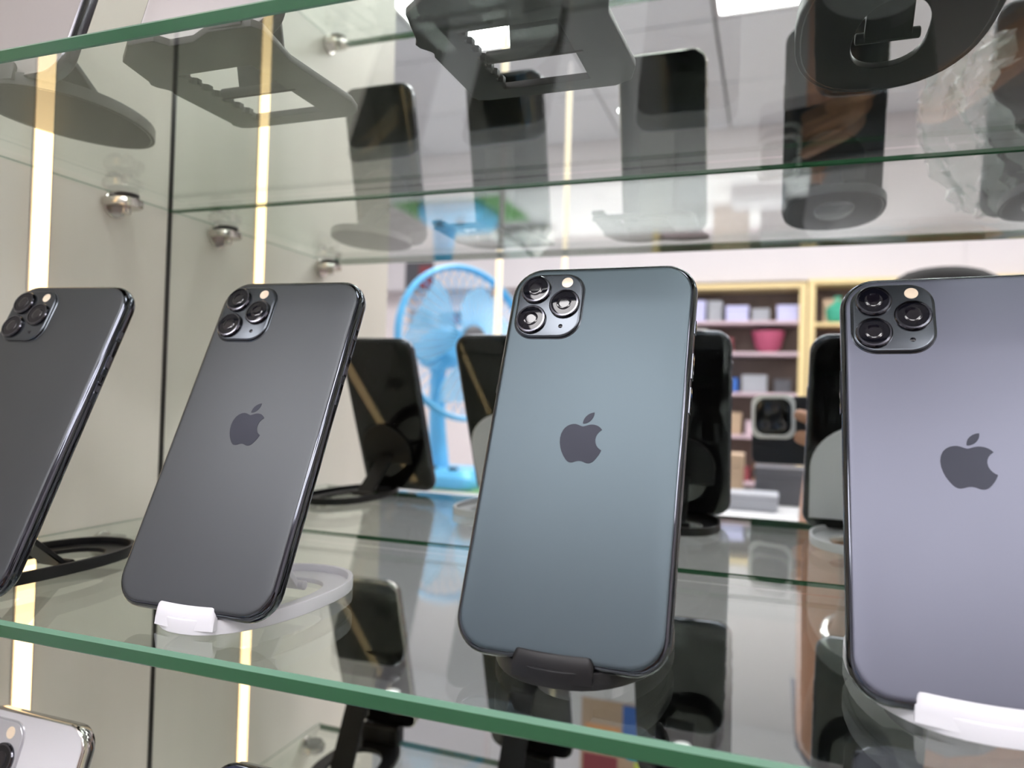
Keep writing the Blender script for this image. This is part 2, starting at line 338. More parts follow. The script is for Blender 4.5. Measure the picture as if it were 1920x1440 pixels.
def make_phone(label, group, back='back_a', frame='frame_a', logo='logo', bump='bump', W=77.8, H=158.0, T=8.1, rad=13.0, flat_sides=False, bw=28.0, lenses=3):
    """Origin at the middle of the bottom edge; x right seen from the back, y up the phone, z out of the back."""
    t = bpy.data.objects.new('phone', None); COL.objects.link(t); t.empty_display_size = 0.02; tag(t, label, 'phone', group)
    n = 8; h2 = T/2; cy = H/2
    if flat_sides: prof = [(0.7, -h2), (0.0, -h2+0.7), (0.0, h2-0.7), (0.7, h2)]; gi = 1.0
    else: prof = [(1.9, -h2+0.35), (1.15, -h2+0.8), (0.45, -h2+1.7), (0.08, -h2+2.9), (0, 0), (0.08, h2-2.9), (0.45, h2-1.7), (1.15, h2-0.8), (1.9, h2-0.35)]; gi = 1.9
    MB().loft([[(x, y, z) for x, y in rrect(W-2*i_, H-2*i_, rad-i_*0.6, n, 0, cy)] for i_, z in prof]).build('frame', M[frame], t, angle=50)
    def slab(z0, z1, z2, m, nm):
        s_ = 1 if z2 > z0 else -1
        return MB().loft([[(x, y, z) for x, y in rrect(W-2*i_, H-2*i_, rad-i_*0.6, n, 0, cy)] for i_, z in ((gi, z0), (gi+0.15, z1), (gi+0.8, z2-s_*0.06), (gi+1.6, z2))]).build(nm, M[m], t, angle=50)
    zb = h2-0.4 if not flat_sides else h2-0.1
    slab(zb, zb+0.25, h2+0.06, back, 'back_glass'); slab(-zb, -zb-0.25, -h2-0.06, 'screen', 'screen')
    zt = h2+0.06
    # camera plate and lenses
    bx, by = -W/2+4.2+bw/2, H-4.6-bw*0.53; bh = bw*1.05
    pl = MB().loft([[(x, y, z) for x, y in rrect(bw-2*i_, bh-2*i_, 8.5-i_, 8, bx, by)] for i_, z in ((-0.8, zt-0.1), (-0.1, zt+0.25), (0.0, zt+0.95), (0.35, zt+1.25), (0.9, zt+1.3))]).build('camera_plate', M[bump], t, angle=40)
    s_ = bw/30.0; lp = [(-6.9, 7.7), (-7.1, -7.4), (7.3, 0.3)][:lenses]
    for lx, ly in lp:
        lx, ly = bx+lx*s_, by+ly*s_; zz = zt+1.3
        rg = MB().lathe([(6.9*s_, -0.3), (6.9*s_, 0.9), (6.5*s_, 1.35), (5.75*s_, 1.4), (5.6*s_, 1.0)], 28, (lx, ly, zz)).build('lens_ring', M['ring'], t, angle=30)
        MB().lathe([(5.65*s_, 0.6), (5.6*s_, 1.12), (4.8*s_, 1.16)], 28, (lx, ly, zz)).build('lens_glass', M['lens'], rg)
        MB().lathe([(3.4*s_, 1.16), (3.3*s_, 1.22), (2.0*s_, 1.24)], 24, (lx, ly, zz)).build('lens_barrel', M['lens_in'], rg)
    MB().lathe([(2.6*s_, 0), (2.5*s_, 0.12), (2.0*s_, 0.14)], 20, (bx+7.2*s_, by+11.2*s_, zt+1.28)).build('flash', M['flash'], t)
    MB().lathe([(1.0*s_, 0), (0.9*s_, 0.06)], 14, (bx+6.8*s_, by-10.6*s_, zt+1.3)).build('microphone_hole', M['lens'], t)
    o = plate('logo', LOGO, 0.12, M[logo], t); o.location = (0, (cy+1.5)*MM, (zt+0.05)*MM)
    # buttons: volume pair and switch on the right seen from the back, power on the left
    for y0, y1, nm in ((H-31, H-25, 'mute_switch'), (H-50, H-39, 'volume_button'), (H-64, H-53, 'volume_button')):
        MB().box(W/2-0.5, W/2+0.45, y0, y1, -1.3, 1.3, b=0.35).build(nm, M[frame], t)
    MB().box(-W/2-0.45, -W/2+0.5, H-58, H-40, -1.3, 1.3, b=0.35).build('power_button', M[frame], t)
    MB().box(-4.4, 4.4, -0.25, 1.5, -1.3, 1.3, b=0.5).build('charging_port', M['lens'], t)
    return t
def pose(t, centre, u, v, w_, H=158.0):
    u, v = Vector(u).normalized(), Vector(v).normalized()
    w_ = u.cross(v).normalized(); u = v.cross(w_)
    m = Matrix((u, v, w_)).transposed().to_4x4(); c = Vector(centre) - v*(H/2); m.translation = V3(*c); t.matrix_world = m
    return c
def lean(deg, rz=0):
    a = math.radians(deg); r = Matrix.Rotation(math.radians(rz), 3, 'Z')
    return r @ Vector((1, 0, 0)), r @ Vector((0, math.sin(a), math.cos(a))), r @ Vector((0, -math.cos(a), math.sin(a)))

G1 = 'grey three-lens phones on the middle shelf'
POSES = [((94.5, -183.0, -21.5), (0.9995, 0.0264, -0.0167), (0.0046, 0.4052, 0.9142), 'dark grey phone cut by the left picture edge, on a black stand'),
         ((220.3, -168.0, -19.6), (0.9996, 0.0282, -0.0068), (-0.0055, 0.4158, 0.9094), 'grey phone leaning on a white oval stand, before the LED reflection'),
         ((371.7, -163.6, -18.6), (0.9999, -0.0132, -0.0021), (0.0068, 0.3644, 0.9312), 'bluish grey phone on a black stand, at the centre of the middle shelf'),
         ((503.1, -148.0, -21.4), (0.9992, -0.0373, 0.0135), (0.0033, 0.4178, 0.9085), 'lilac grey phone cut by the right picture edge, on a white stand')]
bottoms = []
for (c, u, v, lb), bk in zip(POSES, ('back_a', 'back_a', 'back_g', 'back_l')):
    t = make_phone(lb, G1, back=bk)
    if c[0] < 100:                            # no emblem can be made out on the leftmost phone
        for ch in [q for q in t.children if q.name.startswith('logo')]: bpy.data.objects.remove(ch)
    bottoms.append(pose(t, c, u, v, None))

# ------------------------------------------------------------------ oval stands
def egg(hw, y0, y1, n=40, ex=2.35, taper=0.10):
    out = []; cy, hl = (y0+y1)/2, (y1-y0)/2
    for k in range(n):
        a = 2*math.pi*k/n; c, s_ = math.cos(a), math.sin(a)
        x = math.copysign(abs(c)**(2/ex), c)*hw; y = math.copysign(abs(s_)**(2/ex), s_)*hl
        out.append((x*(1 + taper*y/hl), cy+y))
    return out
def oval_stand(x, yb, zs, label, m, hw=35, back=105, lipw=28.5, dx=0, tilt=24.0, rise=3.0, solid=False, group='oval phone stands', disc='same', disc_r=27, disc_h=42, leg_y=62, taper=0.10, inset=13, ex=2.35, skirt=14, yaw=0.0):
    t = thing('phone_stand', x, yb, zs, label, 'phone stand', group, rz=math.radians(yaw))
    o1 = [(a+dx, b_) for a, b_ in egg(hw, -7, back, ex=ex, taper=taper)]; o2 = [(a+dx, b_) for a, b_ in egg(hw-2.2, -4.5, back-2.2, ex=ex, taper=taper)]
    h1 = [(a+dx, b_) for a, b_ in egg(hw-inset, 18+(inset-13), back-inset-3)]
    b = plate('base_plate', [o2] + ([] if solid else [h1]), rise*0.8, m, t, bev=0.3); b.location = (0, 0, rise*0.4*MM)
    r_ = plate('base_rim', [o1, o2], 6.0, m, t, bev=0.4); r_.location = (0, 0, 3.0*MM)
    # front lip following the curve of the base, leaning back a little with rounded top corners
    n = 30; rings = []
    for k in range(n+1):
        s_ = k/n*2-1; xx = s_*lipw/2; yy = -6.6 + 1.6*(s_*s_)*(lipw/28.5)**2
        top = 11.0 - 3.0*(1-math.sqrt(max(0, 1-min(1, max(0, abs(xx)-lipw/2+2.2)/2.2)**2)))*0.8
        rings.append([(xx, yy, 2.0), (xx, yy+0.3, top*0.5), (xx, yy+1.2, top-0.6), (xx, yy+1.9, top), (xx, yy+2.8, top-0.3), (xx, yy+2.4, top*0.5), (xx, yy+2.6, 2.0)])
    MB().loft(rings).build('front_lip', m, t, angle=50)
    a = math.radians(tilt); sy, cz = math.sin(a), math.cos(a)
    # rest disc lies against the screen; leg runs from the disc down to the back of the base
    dm = m if disc == 'same' else disc
    off = 6.6
    dc = Vector((dx*0.3, off*cz + disc_h*sy, 5 - off*sy + disc_h*cz + 2))
    u_, v_, w_ = lean(tilt)
    arch = lambda q: [((disc_r-q)*math.cos(math.pi*k/20), (disc_r-q)*math.sin(math.pi*k/20)) for k in range(21)] + [(-(disc_r-q)*0.96, -skirt+q), ((disc_r-q)*0.96, -skirt+q)]
    d = MB().loft([[(x_, y_, z_) for x_, y_ in arch(q)] for q, z_ in ((0.8, -1.1), (0, -0.5), (0, 0.5), (0.8, 1.1))]).build('rest_plate', dm, t)
    mm_ = Matrix((u_, v_, w_)).transposed().to_4x4(); mm_.translation = dc*MM; d.matrix_local = mm_
    lw = 8.5; top = dc - v_*6 - w_*2.2; bot = Vector((dx*0.3, leg_y, rise))
    ax = (top-bot).normalized(); nn = Vector((1, 0, 0)).cross(ax).normalized()*1.4
    rg = []
    for p, wd in ((bot, lw), (bot.lerp(top, 0.5), lw*0.92), (top, lw*0.85)):
        rg.append([tuple(p + Vector((sx*wd, 0, 0)) + nn*sz) for sx, sz in ((-1, -1), (1, -1), (1, 1), (-1, 1))])
    MB().loft(rg).build('support_leg', dm, t, smooth=False, bevel=0.5)
    hg = MB().cyl((dx*0.3-lw-3, leg_y, rise+1.2), 2.2, 2*lw+6, 12, 'x', bev=0.4).build('hinge_pin', dm, t)
    return t
G2 = 'oval phone stands on the middle shelf'
oval_stand(bottoms[0][0], bottoms[0][1], ZM, 'black oval phone stand with open base at the left of the middle shelf', M['black_pl'], hw=30, back=118, dx=-20, group=G2, yaw=1.5)
oval_stand(bottoms[1][0], bottoms[1][1]+1, ZM, 'white oval phone stand with hollow rimmed base, left of centre', M['white_pl'], hw=31, back=97, group=G2, skirt=44, disc_r=35, disc_h=51, yaw=1.6)
oval_stand(bottoms[2][0], bottoms[2][1], ZM, 'black oval phone stand under the bluish grey centre phone', M['black_pl'], hw=33, back=88, tilt=21, yaw=-0.8, group=G2)
oval_stand(bottoms[3][0], bottoms[3][1], ZM, 'white phone stand with wide front lip at the right picture edge', M['white_pl'], hw=37, back=95, lipw=40, skirt=44, disc_r=36, disc_h=52, yaw=-2.2, group=G2)

# ------------------------------------------------------------------ upper shelf: phones with reflection-pale backs, folding stands
ZT = ZU + TH
def folding_stand(x, label, mirror_x=False):
    """Square folding frame: origin at base centre-front on the shelf. Right bar broad, left bar toothed."""
    t = thing('folding_stand', x, -166, ZT, label, 'phone stand', 'folding square stands on the upper shelf')
    g = M['grey_pl']
    outer = [(-41, -13), (-43, -10), (-42.5, -7), (-39.5, -3), (-39, -1), (-40.2, 2), (-39.8, 40), (-41, 43), (-39, 47.5), (-34, 49), (27, 49), (35, 44), (38.5, 33),
             (37.5, 12), (36.5, -12), (42.5, -38), (40, -42), (20, -43), (8, -38), (-4, -38), (-7, -43.5), (-21, -43.5), (-24, -41), (-36, -32)]
    teeth = []
    for k in range(7): teeth += [(-22.5, -14 + k*7.2 + 1), (-20.6, -14 + k*7.2 + 2.2), (-20.4, -14 + k*7.2 + 4.8), (-22.5, -14 + k*7.2 + 6.0)]
    inner = [(-22.5, -14)] + teeth + [(-22.5, 39), (17.4, 39), (17.4, -14)]
    b = plate('base_frame', [outer, inner], 3.2, g, t, bev=0.4); b.location = (0, 0, 1.7*MM)
    # support panel hinged across the opening, rising towards the phone
    p = MB(); a0 = Vector((-10, 11, 2)); a1 = Vector((17, 11, 2)); up = Vector((0, -9, 40))
    th = Vector((0, 1.6, 0.5))
    p.loft([[tuple(q) for q in (a0, a1, a1+th, a0+th)], [tuple(q+up) for q in (a0, a1, a1+th, a0+th)], [tuple(q+up*1.9+Vector((0, 14, 0))) for q in (a0, a1, a1+th, a0+th)]])
    p.build('support_panel', g, t, smooth=False, bevel=0.4)
    MB().cyl((-21, 12.8, 2.4), 2.6, 42, 14, 'x', bev=0.4).build('hinge_bar', g, t)
    for xa, xb in ((-20, -8), (20, 36)):
        MB().loft([[(xa, -43, 1), (xb, -43, 1), (xb, -41, 1), (xa, -41, 1)], [(xa, -43.5, 6), (xb, -43.5, 6), (xb, -41.5, 6), (xa, -41.5, 6)], [(xa+2, -42.6, 8), (xb-2, -42.6, 8), (xb-2, -40.8, 8), (xa+2, -40.8, 8)]]).build('front_lip', g, t, smooth=False, bevel=0.4)
    MB().box(-40, -30, 26, 50, 3, 7, b=1).build('rubber_foot', M['black_pl'], t)
    return t
G3 = 'pale backed phones on the upper shelf'
def up_phone(x, yb, deg, label, rz=0, **kw):
    kw.setdefault('back', 'back_b'); kw.setdefault('frame', 'frame_b'); kw.setdefault('logo', 'logo_b'); kw.setdefault('flat_sides', True); kw.setdefault('W', 71.5); kw.setdefault('H', 146.7)
    t = make_phone(label, G3, T=7.4, rad=12, **kw)
    u, v, w_ = lean(deg, rz); H = kw['H']
    zb = ZT + 2.8
    pose(t, Vector((x, yb, zb)) + v*(H/2), u, v, w_, H); return t
up_phone(90, -190, 16, 'phone with ceiling reflection coloured into its back at the top left, above the solid tongue shaped stand')
up_phone(212, -196, 16, 'phone with ceiling reflection coloured into its back on the left folding stand, its thin edge meeting the shelf')
up_phone(350, -196, 16, 'phone with pink metal edge on the middle folding stand', frame='frame_s')
up_phone(480, -184, 16, 'dark phone on the large round stand at the top right', back='back_a')
up_phone(618, -188, 16, 'dark phone at the far right, seen only in the mirror beside crumpled film', back='back_a')
folding_stand(206, 'charcoal folding stand with toothed square frame, seen from below at left')
folding_stand(344, 'charcoal folding stand with square frame, seen from below at top centre')
oval_stand(86, -192, ZT, 'dark tongue shaped stand with solid base, top left under the upper shelf phone', M['grey_pl'], hw=33, back=86, tilt=16, solid=True, taper=-0.12, ex=2.0, group='oval stands on the upper shelf')
oval_stand(479, -186, ZT, 'large black round-ended stand seen from below at the top right', M['black_pl'], hw=34, back=105, tilt=16, disc_r=25, lipw=34, taper=0.0, inset=21, group='oval stands on the upper shelf')
oval_stand(618, -188, ZT, 'black stand beyond the right picture edge, carrying the film wrapped phone', M['black_pl'], hw=33, back=100, tilt=16, group='oval stands on the upper shelf')

# ------------------------------------------------------------------ lowest shelf: only the tops show
def low_stand(x, yb, label):
    t = thing('phone_stand', x, yb, ZL, label, 'phone stand', 'black stands on the lowest shelf')
    o1 = egg(34, -8, 100); o2 = egg(22, 20, 82)
    plate('base_plate', [o1, o2], 4, M['black_pl'], t, bev=0.5).location = (0, 0, 2*MM)
    MB().box(-20, 20, -8, 8, 3, 21, b=2).build('riser_block', M['black_pl'], t)
    MB().box(-15, 15, -9.5, -7, 16, 30, b=1).build('front_lip', M['black_pl'], t)
    p = MB(); a0, a1 = Vector((-11, 74, 4)), Vector((11, 74, 4)); th = Vector((0, 2.4, 1)); top = Vector((0, -40, 84))
    p.loft([[tuple(q) for q in (a0, a1, a1+th, a0+th)], [tuple(q+top) for q in (a0, a1, a1+th, a0+th)]]); p.build('support_leg', M['black_pl'], t, smooth=False, bevel=0.5)
    return t
G4 = 'phones on the lowest shelf'
for x, b_, fr, lg, bp, lb in ((84.5, 'back_w', 'frame_s', 'logo_b', 'bump_w', 'white phone with polished steel frame at the bottom left corner'),
                      (240, 'back_n', 'frame_a', 'logo', 'bump', 'navy blue phone whose top edge just shows at the bottom edge'),
                      (376, 'back_a', 'frame_a', 'logo', 'bump', 'dark phone on the lowest shelf, seen in the mirror below the centre phone'),
                      (514, 'back_a', 'frame_a', 'logo', 'bump', 'dark phone on the lowest shelf, seen in the mirror left of the bottom right corner')):
    t = make_phone(lb, G4, back=b_, frame=fr, logo=lg, bump=bp, H=160.7, T=7.9, rad=12, flat_sides=True, bw=34)
    u, v, w_ = lean(19); zb = ZL + 22.5; top = Vector((x, -157, -172)); pose(t, top - v*(160.7/2), u, v, w_, 160.7)
    yb = (top - v*160.7)[1]
    low_stand(x, yb+2, {84.5: 'black riser stand under the white phone on the lowest shelf', 240: 'black riser stand under the navy phone on the lowest shelf',
                        376: 'black riser stand on the lowest shelf under the third phone from the left', 514: 'black riser stand on the lowest shelf under the rightmost phone'}[x])

# crumpled clear film around the far right phone
mb = MB(); nx, ny = 22, 26; vs = []; fs = []
for j in range(ny+1):
    for i_ in range(nx+1):
        s_, q = i_/nx, j/ny
        vs.append((-10 - 34*math.sin(q*3.1) + s_*(52 + 26*math.sin(q*5)) + random.uniform(-4, 4), 6 + 50*q + 12*math.sin(s_*13+q*5) + 5*math.sin(s_*31-q*11) + random.uniform(-1.5, 1.5), 6 + 128*q*(1-0.25*s_) + random.uniform(-3, 3)))
for j in range(ny):
    for i_ in range(nx): a = j*(nx+1)+i_; fs.append((a, a+1, a+nx+2, a+nx+1))
mb.add(vs, fs); o = mb.build('plastic_film', M['film'], angle=55); put(o, 578, -188, ZT)
tag(o, 'crumpled clear plastic film hanging beside the far right phone on the upper shelf', 'plastic film')

# ------------------------------------------------------------------ photographer's phone, hand and figure (behind the camera, seen in the mirror)
cmat = Matrix((RIGHT, UP, -FWD)).transposed().to_4x4()       # local x right, y up, z out of the screen towards the photographer
pp = bpy.data.objects.new('camera_phone', None); COL.objects.link(pp)
tag(pp, 'dark phone with square silver framed camera, held level by the photographer', 'phone')
mw = cmat.copy(); mw.translation = V3(CAMX, CAMY, 0) - FWD*0.0042; pp.matrix_world = mw
CX, CY = 1.0, -13.5
MB().loft([[(x, y, z) for x, y in rrect(164-2*i_, 76-2*i_, 9-i_, 8, 58, -28.5)] for i_, z in ((0.8, 1.2), (0, 2.0), (0, 8.2), (0.8, 9.0))]).build('body', M['navy_body'], pp)
MB().loft([[(x, y, z) for x, y in rrect(158, 70, 7, 8, 58, -28.5)] for z in (8.9, 9.1)]).build('screen', M['screen'], pp)
MB().loft([[(x, y, z) for x, y in rrect(w_, w_, 11, 8, CX, CY)] for w_, z in ((50, 1.4), (50, 0.5), (48, 0), (42, 0), (41, 0.6), (41, 1.2), (50, 1.4))][:-1], cap=False).build('camera_frame', M['silver'], pp)
MB().loft([[(x, y, z) for x, y in rrect(w_, w_, 8, 8, CX, CY)] for w_, z in ((41.5, 1.3), (41.5, 0.9), (40.5, 0.7))]).build('camera_plate', M['screen'], pp)
for a, b_, r_ in ((0, 0, 8.5), (-9, -23, 7.5), (10, -23, 7.5)):
    MB().lathe([(r_, 0.9), (r_, 0.5), (r_-0.8, 0.4), (r_-1, 0.5)], 24, (CX-1+a*0.95, CY+11+b_*0.9, 0)).build('lens_ring', M['ring'], pp)

def skin_body(name, verts, edges, radii, m, parent=None, sub=2, root=0):
    me = bpy.data.meshes.new(name); me.from_pydata([v for v in verts], edges, [])
    o = bpy.data.objects.new(name, me); COL.objects.link(o)
    if parent: o.parent = parent
    o.modifiers.new('skin', 'SKIN'); ss = o.modifiers.new('sub', 'SUBSURF'); ss.levels = sub; ss.render_levels = sub
    for d, r_ in zip(me.skin_vertices[0].data, radii): d.radius = (r_, r_) if not isinstance(r_, tuple) else r_
    me.skin_vertices[0].data[root].use_root = True
    me.materials.append(m); o.modifiers['skin'].use_smooth_shade = True
    return o
def bake(o):
    dg = bpy.context.evaluated_depsgraph_get(); me = bpy.data.meshes.new_from_object(o.evaluated_get(dg)); o.modifiers.clear(); old = o.data; o.data = me; bpy.data.meshes.remove(old)
    if not me.materials: pass
    return o
def cl_(x, y, z): return tuple(mw @ Vector((x*MM, y*MM, z*MM)))      # camera-phone local mm -> world m
def wm(x, y, z): return tuple(V3(x, y, z))
# standing figure facing the cabinet, to the right behind the phone
ver, edg, rad = [], [], []
def nd(p, r_, prev=None):
    ver.append(p); rad.append(r_)
    if prev is not None: edg.append((prev, len(ver)-1))
    return len(ver)-1
px_, py_ = 690, -880
pel = nd(wm(px_, py_, -480), 0.135)
wst = nd(wm(px_, py_, -330), 0.12, pel); chs = nd(wm(px_, py_, -120), 0.145, wst); nb = nd(wm(px_, py_+5, -20), 0.056, chs); hd0 = nd(wm(px_, py_+25, 12), 0.055, nb)
hd1 = nd(wm(px_, py_+40, 62), 0.078, hd0); hd2 = nd(wm(px_, py_+30, 117), 0.088, hd1); hd3 = nd(wm(px_, py_+25, 157), 0.07, hd2)
# camera-side arm: shoulder, elbow low, forearm rising to the wrist beside the phone
sh = nd(wm(px_-150, py_+5, -70), 0.06, chs); el = nd(wm(520, -640, -470), 0.042, sh); fa1 = nd(wm(528, -590, -380), 0.040, el); wr = nd(wm(548, -520, -235), 0.027, fa1)
pal = nd(tuple(Vector(cl_(92, -74, 14))), 0.030, wr)
# other arm
sh2 = nd(wm(px_+150, py_+5, -70), 0.06, chs); el2 = nd(wm(px_+190, py_+120, -380), 0.044, sh2); wr2 = nd(wm(px_+60, py_+280, -200), 0.028, el2); ha2 = nd(tuple(Vector(cl_(140, -50, 22))), 0.030, wr2)
for sx in (-1, 1):
    hp = nd(wm(px_+sx*85, py_, -560), 0.095, pel); kn = nd(wm(px_+sx*95, py_+15, -850), 0.062, hp); an = nd(wm(px_+sx*100, py_-5, -1170), 0.042, kn); ft = nd(wm(px_+sx*105, py_+90, -1205), 0.035, an); nd(wm(px_+sx*105, py_+130, -1212), 0.03, ft)
per = bpy.data.objects.new('person', None); COL.objects.link(per); per.location = wm(px_, py_, ZF)
tag(per, 'person in a grey top photographing the shelf, holding the phone in a raised hand', 'person')
bpy.context.view_layer.update()
body = skin_body('body', ver, edg, rad, M['skin'])
bake(body); body.data.materials.clear(); body.data.materials.append(M['skin']); body.data.polygons.foreach_set('use_smooth', [True]*len(body.data.polygons))
def adopt(o):
    o.parent = per; o.matrix_parent_inverse = Matrix.Translation(-Vector(wm(px_, py_, ZF)))
adopt(body)
def limb(name, pts, rs, m, sub=2):
    o = skin_body(name, pts, [(k, k+1) for k in range(len(pts)-1)], rs, m, sub=sub); bake(o)
    o.data.materials.clear(); o.data.materials.append(m); o.data.polygons.foreach_set('use_smooth', [True]*len(o.data.polygons)); adopt(o); return o
# fingers of the raised hand on the back of the phone (local z<0 is towards the mirror), thumb on the screen side
for pts, r0 in (([(88, -50, 12), (80, -30, -6), (52, -18, -9), (27, -9, -9)], 0.0082),
                ([(92, -62, 12), (84, -50, -6), (54, -40, -10), (27, -34, -9.5)], 0.0098),
                ([(96, -72, 12), (92, -66, -5), (72, -60, -10), (52, -56, -9)], 0.0085),
                ([(100, -82, 12), (98, -80, -3), (84, -74, -8), (70, -70, -8)], 0.0075)):
    limb('finger', [cl_(*p) for p in pts], [r0*1.05, r0, r0*0.95, r0*0.82], M['skin'])
limb('thumb', [cl_(*p) for p in [(92, -80, 18), (84, -62, 22), (72, -44, 18)]], [0.012, 0.0105, 0.009], M['skin'])
# clothing
sv, se, sr = [], [], []
def nds(p, r_, prev=None):
    sv.append(p); sr.append(r_)
    if prev is not None: se.append((prev, len(sv)-1))
    return len(sv)-1
a_ = nds(wm(px_, py_, -560), 0.152); b2 = nds(wm(px_, py_, -330), 0.135, a_); c2 = nds(wm(px_, py_, -120), 0.16, b2); nds(wm(px_, py_, -20), 0.075, c2)
d2 = nds(wm(px_-150, py_+5, -70), 0.086, c2); nds(wm(602, -760, -285), 0.062, d2)
e2 = nds(wm(px_+150, py_+5, -70), 0.086, c2); nds(wm(px_+172, py_+70, -250), 0.064, e2)
sh_o = skin_body('shirt', sv, se, sr, M['shirt']); bake(sh_o); sh_o.data.materials.clear(); sh_o.data.materials.append(M['shirt']); sh_o.data.polygons.foreach_set('use_smooth', [True]*len(sh_o.data.polygons)); adopt(sh_o)
sv, se, sr = [], [], []
a_ = nds(wm(px_, py_, -540), 0.148)
for sx in (-1, 1):
    h_ = nds(wm(px_+sx*85, py_, -600), 0.108, a_); k_ = nds(wm(px_+sx*95, py_+15, -860), 0.078, h_); nds(wm(px_+sx*100, py_-5, -1180), 0.06, k_)
tr = skin_body('trousers', sv, se, sr, M['trousers']); bake(tr); tr.data.materials.clear(); tr.data.materials.append(M['trousers']); tr.data.polygons.foreach_set('use_smooth', [True]*len(tr.data.polygons)); adopt(tr)
hr = MB(); rings = []
for k in range(9):
    q = k/8; ang = math.pi*0.5*q; rr = 102*math.cos(ang*0.98)+1; zz = 118*math.sin(ang)
    rings.append([(px_ + rr*math.cos(a), py_+14 + rr*1.08*math.sin(a) - 10*(1-q), 98 + zz - (34*(1-q) if math.sin(a) < 0.3 else -46*(1-q))) for a in [2*math.pi*j/28 for j in range(28)]])
hr.loft(rings); ho = hr.build('hair', M['hair'], angle=80); ho.location = (0, 0, Z0)
ho.parent = per; ho.matrix_parent_inverse = Matrix.Translation(-Vector(wm(px_, py_, ZF)))
# face, turned to the phone (towards +y)
def facebit(nm, mb_, m): o = mb_.build(nm, m, angle=80); o.location = (0, 0, Z0); o.parent = per; o.matrix_parent_inverse = Matrix.Translation(-Vector(wm(px_, py_, ZF)))
for sx in (-1, 1):
    ez = 107; ex_ = px_ + sx*31
    facebit('eye', MB().tube([(ex_-12, py_+97, ez), (ex_-6, py_+102, ez), (ex_, py_+104, ez), (ex_+6, py_+102, ez), (ex_+12, py_+97, ez)], [1.5, 4.5, 5.5, 4.5, 1.5], 10), M['paper'])
    facebit('iris', MB().cyl((ex_, py_+110.2, ez), 4.3, 2.2, 16, 'y'), M['hair'])
    facebit('eyebrow', MB().tube([(ex_-16, py_+98, ez+15), (ex_, py_+106, ez+20), (ex_+16, py_+97, ez+15)], [1.5, 3.5, 1.5], 8), M['hair'])
    facebit('ear', MB().lathe([(2, -28), (9, -18), (12, 0), (10, 16), (3, 26)], 12, (px_+sx*86, py_+22, 89)), M['skin'])
facebit('nose', MB().tube([(px_, py_+108, 107), (px_, py_+124, 79), (px_, py_+112, 67)], [6, 12, 9], 10), M['skin'])
facebit('mouth', MB().tube([(px_-22, py_+100, 45), (px_, py_+108, 43), (px_+22, py_+100, 45)], [2, 5, 2], 8), M['maroon'])
br = MB(); bc = Vector((541, -541, -278)); axd = Vector((20, 70, 145)).normalized(); u0 = axd.orthogonal().normalized(); v0 = axd.cross(u0)
br.tube([tuple(bc + (u0*math.cos(2*math.pi*k/28) + v0*math.sin(2*math.pi*k/28))*35) for k in range(28)], 4.2, 8, closed=True)
o = br.build('bracelet', M['frame_s']); o.location = (0, 0, Z0); o.parent = per; o.matrix_parent_inverse = Matrix.Translation(-Vector(wm(px_, py_, ZF)))

# ------------------------------------------------------------------ shop things behind the camera
ct = thing('shop_counter', -560, -1300, ZF, 'long white shop counter standing behind the photographer', 'counter')
MB().box(0, 2600, -520, 0, 90, 975, b=3).build('counter_body', M['counter'], ct, smooth=False)
MB().box(-10, 2610, -530, 12, 975, 998, b=3).build('counter_top', M['counter'], ct, smooth=False)
MB().box(30, 2570, -480, -30, 0, 90).build('plinth', M['dark'], ct, smooth=False)
for k in range(4): MB().box(12+k*648, 646+k*648, 0, 5, 120, 960, b=2).build('front_panel', M['counter'], ct, smooth=False)
CT = ZF + 998
# leaflet on the counter front
lf = thing('poster', 26, -1294, -905, 'small colourful leaflet stuck on the white counter front', 'poster')
MB().box(0, 180, 0, 1.2, 0, 190).build('paper_sheet', M['tan'], lf, smooth=False)
for xa, xb, za, zb_, mn in ((100, 176, 110, 186, 'blue'), (112, 176, 60, 108, 'teal'), (130, 176, 10, 58, 'lime'), (6, 90, 8, 60, 'maroon'), (10, 95, 70, 130, 'orange')):
    MB().box(xa, xb, 1.2, 1.8, za, zb_).build('printed_block', M[mn], lf, smooth=False)
# green mat and fan
o = MB().box(-160, 160, -110, 150, 0, 4, b=1).build('cutting_mat', M['green_mat']); put(o, -395, -1470, CT); tag(o, 'green mat under the blue fan on the counter', 'mat')
fan = thing('table_fan', -392, -1420, CT+4, 'sky blue table fan with round cage standing on the white counter', 'fan')
MB().loft([[(x, y, z) for x, y in rrect(w_, h_, 30, 8)] for w_, h_, z in ((176, 180, 0), (184, 188, 8), (184, 188, 30), (160, 160, 48))]).build('base', M['blue_pl'], fan)
for xx in (-30, 32): MB().cyl((xx, 62, 40), 13, 16, 20, bev=2).build('speed_knob', M['black_pl'], fan)
MB().tube([(-52, -20, 40), (-58, -24, 150), (-66, -28, 260), (-62, -28, 330)], [34, 24, 20, 24], 16).build('column', M['blue_pl'], fan)
fd = Vector((0.84, 0.52, 0.12)).normalized(); hub = Vector((44, 40, 392)); uu = Vector((0, 0, 1)).cross(fd).normalized(); vv = fd.cross(uu)
MB().tube([tuple(hub - fd*q) for q in (40, 60, 110, 170, 200)], [40, 58, 62, 50, 14], 20).build('motor_housing', M['blue_pl'], fan)
cg = MB()
def circ(r_, d): return [tuple(hub + fd*d + (uu*math.cos(2*math.pi*k/48) + vv*math.sin(2*math.pi*k/48))*r_) for k in range(48)]
cg.tube(circ(208, 0), 7.5, 8, closed=True); cg.tube(circ(208, 14), 5, 6, closed=True)
cg.build('cage_ring', M['blue_pl'], fan)
wr_ = MB()
